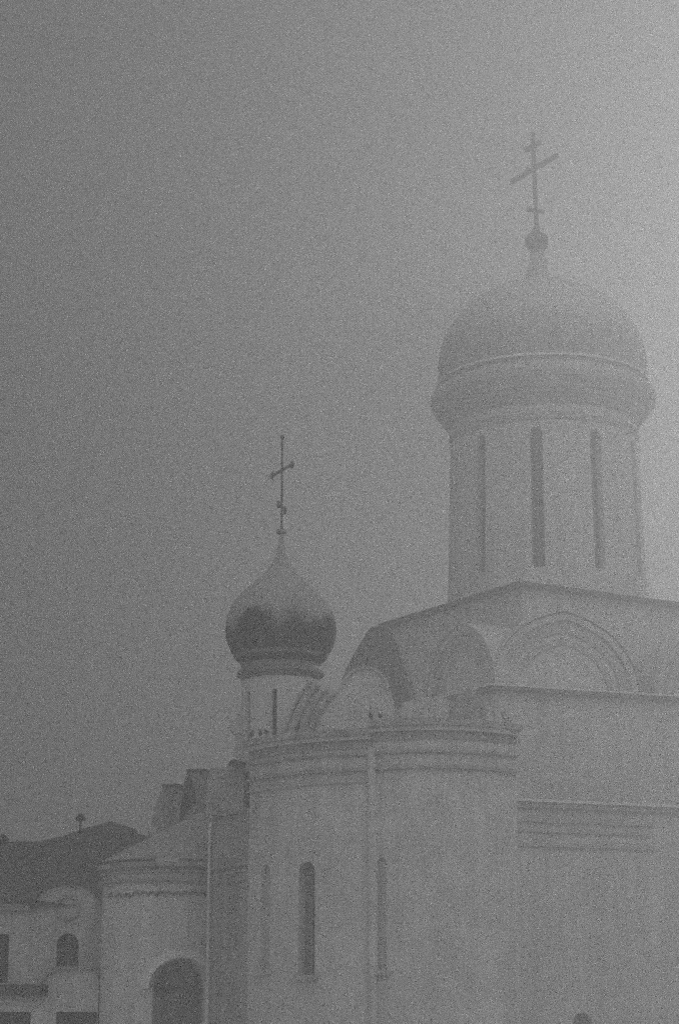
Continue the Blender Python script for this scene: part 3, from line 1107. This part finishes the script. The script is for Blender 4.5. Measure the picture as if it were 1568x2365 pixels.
# porch in front of the low house
o0, o1 = plan(-140, 84.6, 2250), plan(229, 84.6, 2250)
fP = Face(o0, o1)
porch = thing('porch', 'dark entrance porch with a curved hood and heavy beam before the low house', 'porch', ((o0.x + o1.x) / 2, 86, 0))
hood = [(92, 2290), (97, 2272), (104, 2260), (114, 2250), (126, 2243), (142, 2239), (214, 2238), (223, 2243), (228, 2254), (229, 2292)]
zl = fP.hit(100, 2337)[1]
def b_hood(bm):
    prism(bm, fP, pl_on(fP, hood), -3.3, 0.0)
part('hood', 'stone', porch, b_hood)
def b_rim(bm):
    h = pl_on(fP, hood[:-1])
    for (s0, z0), (s1, z1) in zip(h, h[1:]):
        dx, dz = s1 - s0, z1 - z0
        l_ = math.hypot(dx, dz); nx, nz = -dz / l_ * .1, dx / l_ * .1
        prism(bm, fP, [(s0, z0), (s1, z1), (s1 + nx, z1 + nz), (s0 + nx, z0 + nz)], -3.3, .18)
part('hood_rim', 'weathered', porch, b_rim)
s_b0, zb_0 = fP.hit(-130, 2300); s_b1, zb_1 = fP.hit(112, 2274)
part('beam', 'dark_roof', porch, lambda bm: fbox(bm, fP, s_b0, s_b1, zb_0, zb_1, -.2, .35))
so = [fP.hit(x, 2350)[0] for x in (72, 86, 112, 130, 225, 229)]
def b_front(bm):
    holes = [[(0.2, .05), (so[0], .05), (so[0], zl), (0.2, zl)], [(so[3], .05), (so[4], .05), (so[4], zl), (so[3], zl)]]
    holed_wall(bm, fP.p, [(0, 0), (fP.len, 0), (fP.len, fP.hit(100, 2292)[1]), (0, fP.hit(100, 2292)[1])], holes, 0.3)
    poly(bm, [fP.p(fP.len, 0), fP.p(fP.len, 0, -3.3), fP.p(fP.len, fP.hit(100, 2292)[1], -3.3), fP.p(fP.len, fP.hit(100, 2292)[1])])
part('front_wall', 'plaster', porch, b_front)
part('doorway', 'glass', porch, lambda bm: poly(bm, [fP.p(so[3], .05, -.28), fP.p(so[4], .05, -.28), fP.p(so[4], zl, -.28), fP.p(so[3], zl, -.28)]))
part('window', 'glass', porch, lambda bm: poly(bm, [fP.p(.2, .05, -.28), fP.p(so[0], .05, -.28), fP.p(so[0], zl, -.28), fP.p(.2, zl, -.28)]))

# ================================================================== BIRDS on the chapel cornice
def make_bird():
    bm = bmesh.new()
    spine = [(-.17, .10, .010), (-.12, .115, .022), (-.06, .13, .048), (0, .145, .064), (.06, .165, .058), (.095, .20, .038), (.115, .235, .033), (.135, .25, .028), (.155, .248, .012), (.175, .24, .003)]
    tube(bm, [(x, 0, z) for x, z, r in spine], [r for x, z, r in spine], 10)
    for y in (-.022, .022):
        tube(bm, [(0.0, y, .10), (0.005, y, .05), (0.012, y, .004), (.04, y, .003)], .006, 5)
    o = link('bird', bm, 'feather', None, True)
    return o
bird0 = make_bird()
specs = [
    (fA, 592, .0, 'dark bird perched leftmost on the chapel cornice, below the onion tower', 1.15, 1.2),
    (fA, 612, .0, 'dark bird perched left of its close neighbour on the cornice below the tower window', .95, 4.9),
    (fA, 626, .0, 'dark bird perched right of its close neighbour on the cornice below the tower window', 1.0, 2.0),
    (fA, 695, .0, 'dark bird perched alone on the cornice right of the onion tower', 1.05, 5.2),
    (fB, 864, .0, 'dark bird perched left of two at the bend of the chapel cornice', 1.0, 4.4),
    (fB, 884, .0, 'dark bird perched right of two at the bend of the chapel cornice', 1.0, 1.9),
]
for i, (f, px, dz, lab, sc, rz) in enumerate(specs):
    b = bird0 if i == 0 else bird0.copy()
    if i:
        C.objects.link(b)
    s, _ = f.hit(px, 1690)
    q = f.p(s, (zt if f is fA else ztB) + .135, .2)
    b.location = q
    b.scale = (sc * 1.15, sc * 1.15, sc * 1.15)
    b.rotation_euler = (0, 0, rz)
    b['label'] = lab
    b['category'] = 'bird'
    b['group'] = 'birds perched on the chapel cornice'

# ------------------------------------------------------------------ haze
bm = bmesh.new()
x0, x1, y0, y1, z0, z1 = -1560, 1560, -1560, 1560, -1.0, 66.0
v = [bm.verts.new(p) for p in ((x0, y0, z0), (x1, y0, z0), (x1, y1, z0), (x0, y1, z0), (x0, y0, z1), (x1, y0, z1), (x1, y1, z1), (x0, y1, z1))]
for q in ((0, 3, 2, 1), (4, 5, 6, 7), (0, 1, 5, 4), (1, 2, 6, 5), (2, 3, 7, 6), (3, 0, 4, 7)):
    bm.faces.new([v[i] for i in q])
hm = bpy.data.materials.new('haze')
hm.use_nodes = True
nt = hm.node_tree
nt.nodes.clear()
pv = nt.nodes.new('ShaderNodeVolumePrincipled')
pv.inputs['Color'].default_value = (.93, .93, .93, 1)
pv.inputs['Density'].default_value = HAZE_DENSITY
pv.inputs['Anisotropy'].default_value = HAZE_G
mo = nt.nodes.new('ShaderNodeOutputMaterial')
nt.links.new(pv.outputs[0], mo.inputs['Volume'])
M['haze'] = hm
hz = link('haze', bm, 'haze')
hz['kind'] = 'stuff'
print('zcross', zat(306, DY), 'DR', DR, 'ctr', ctr, 'zt', zt)
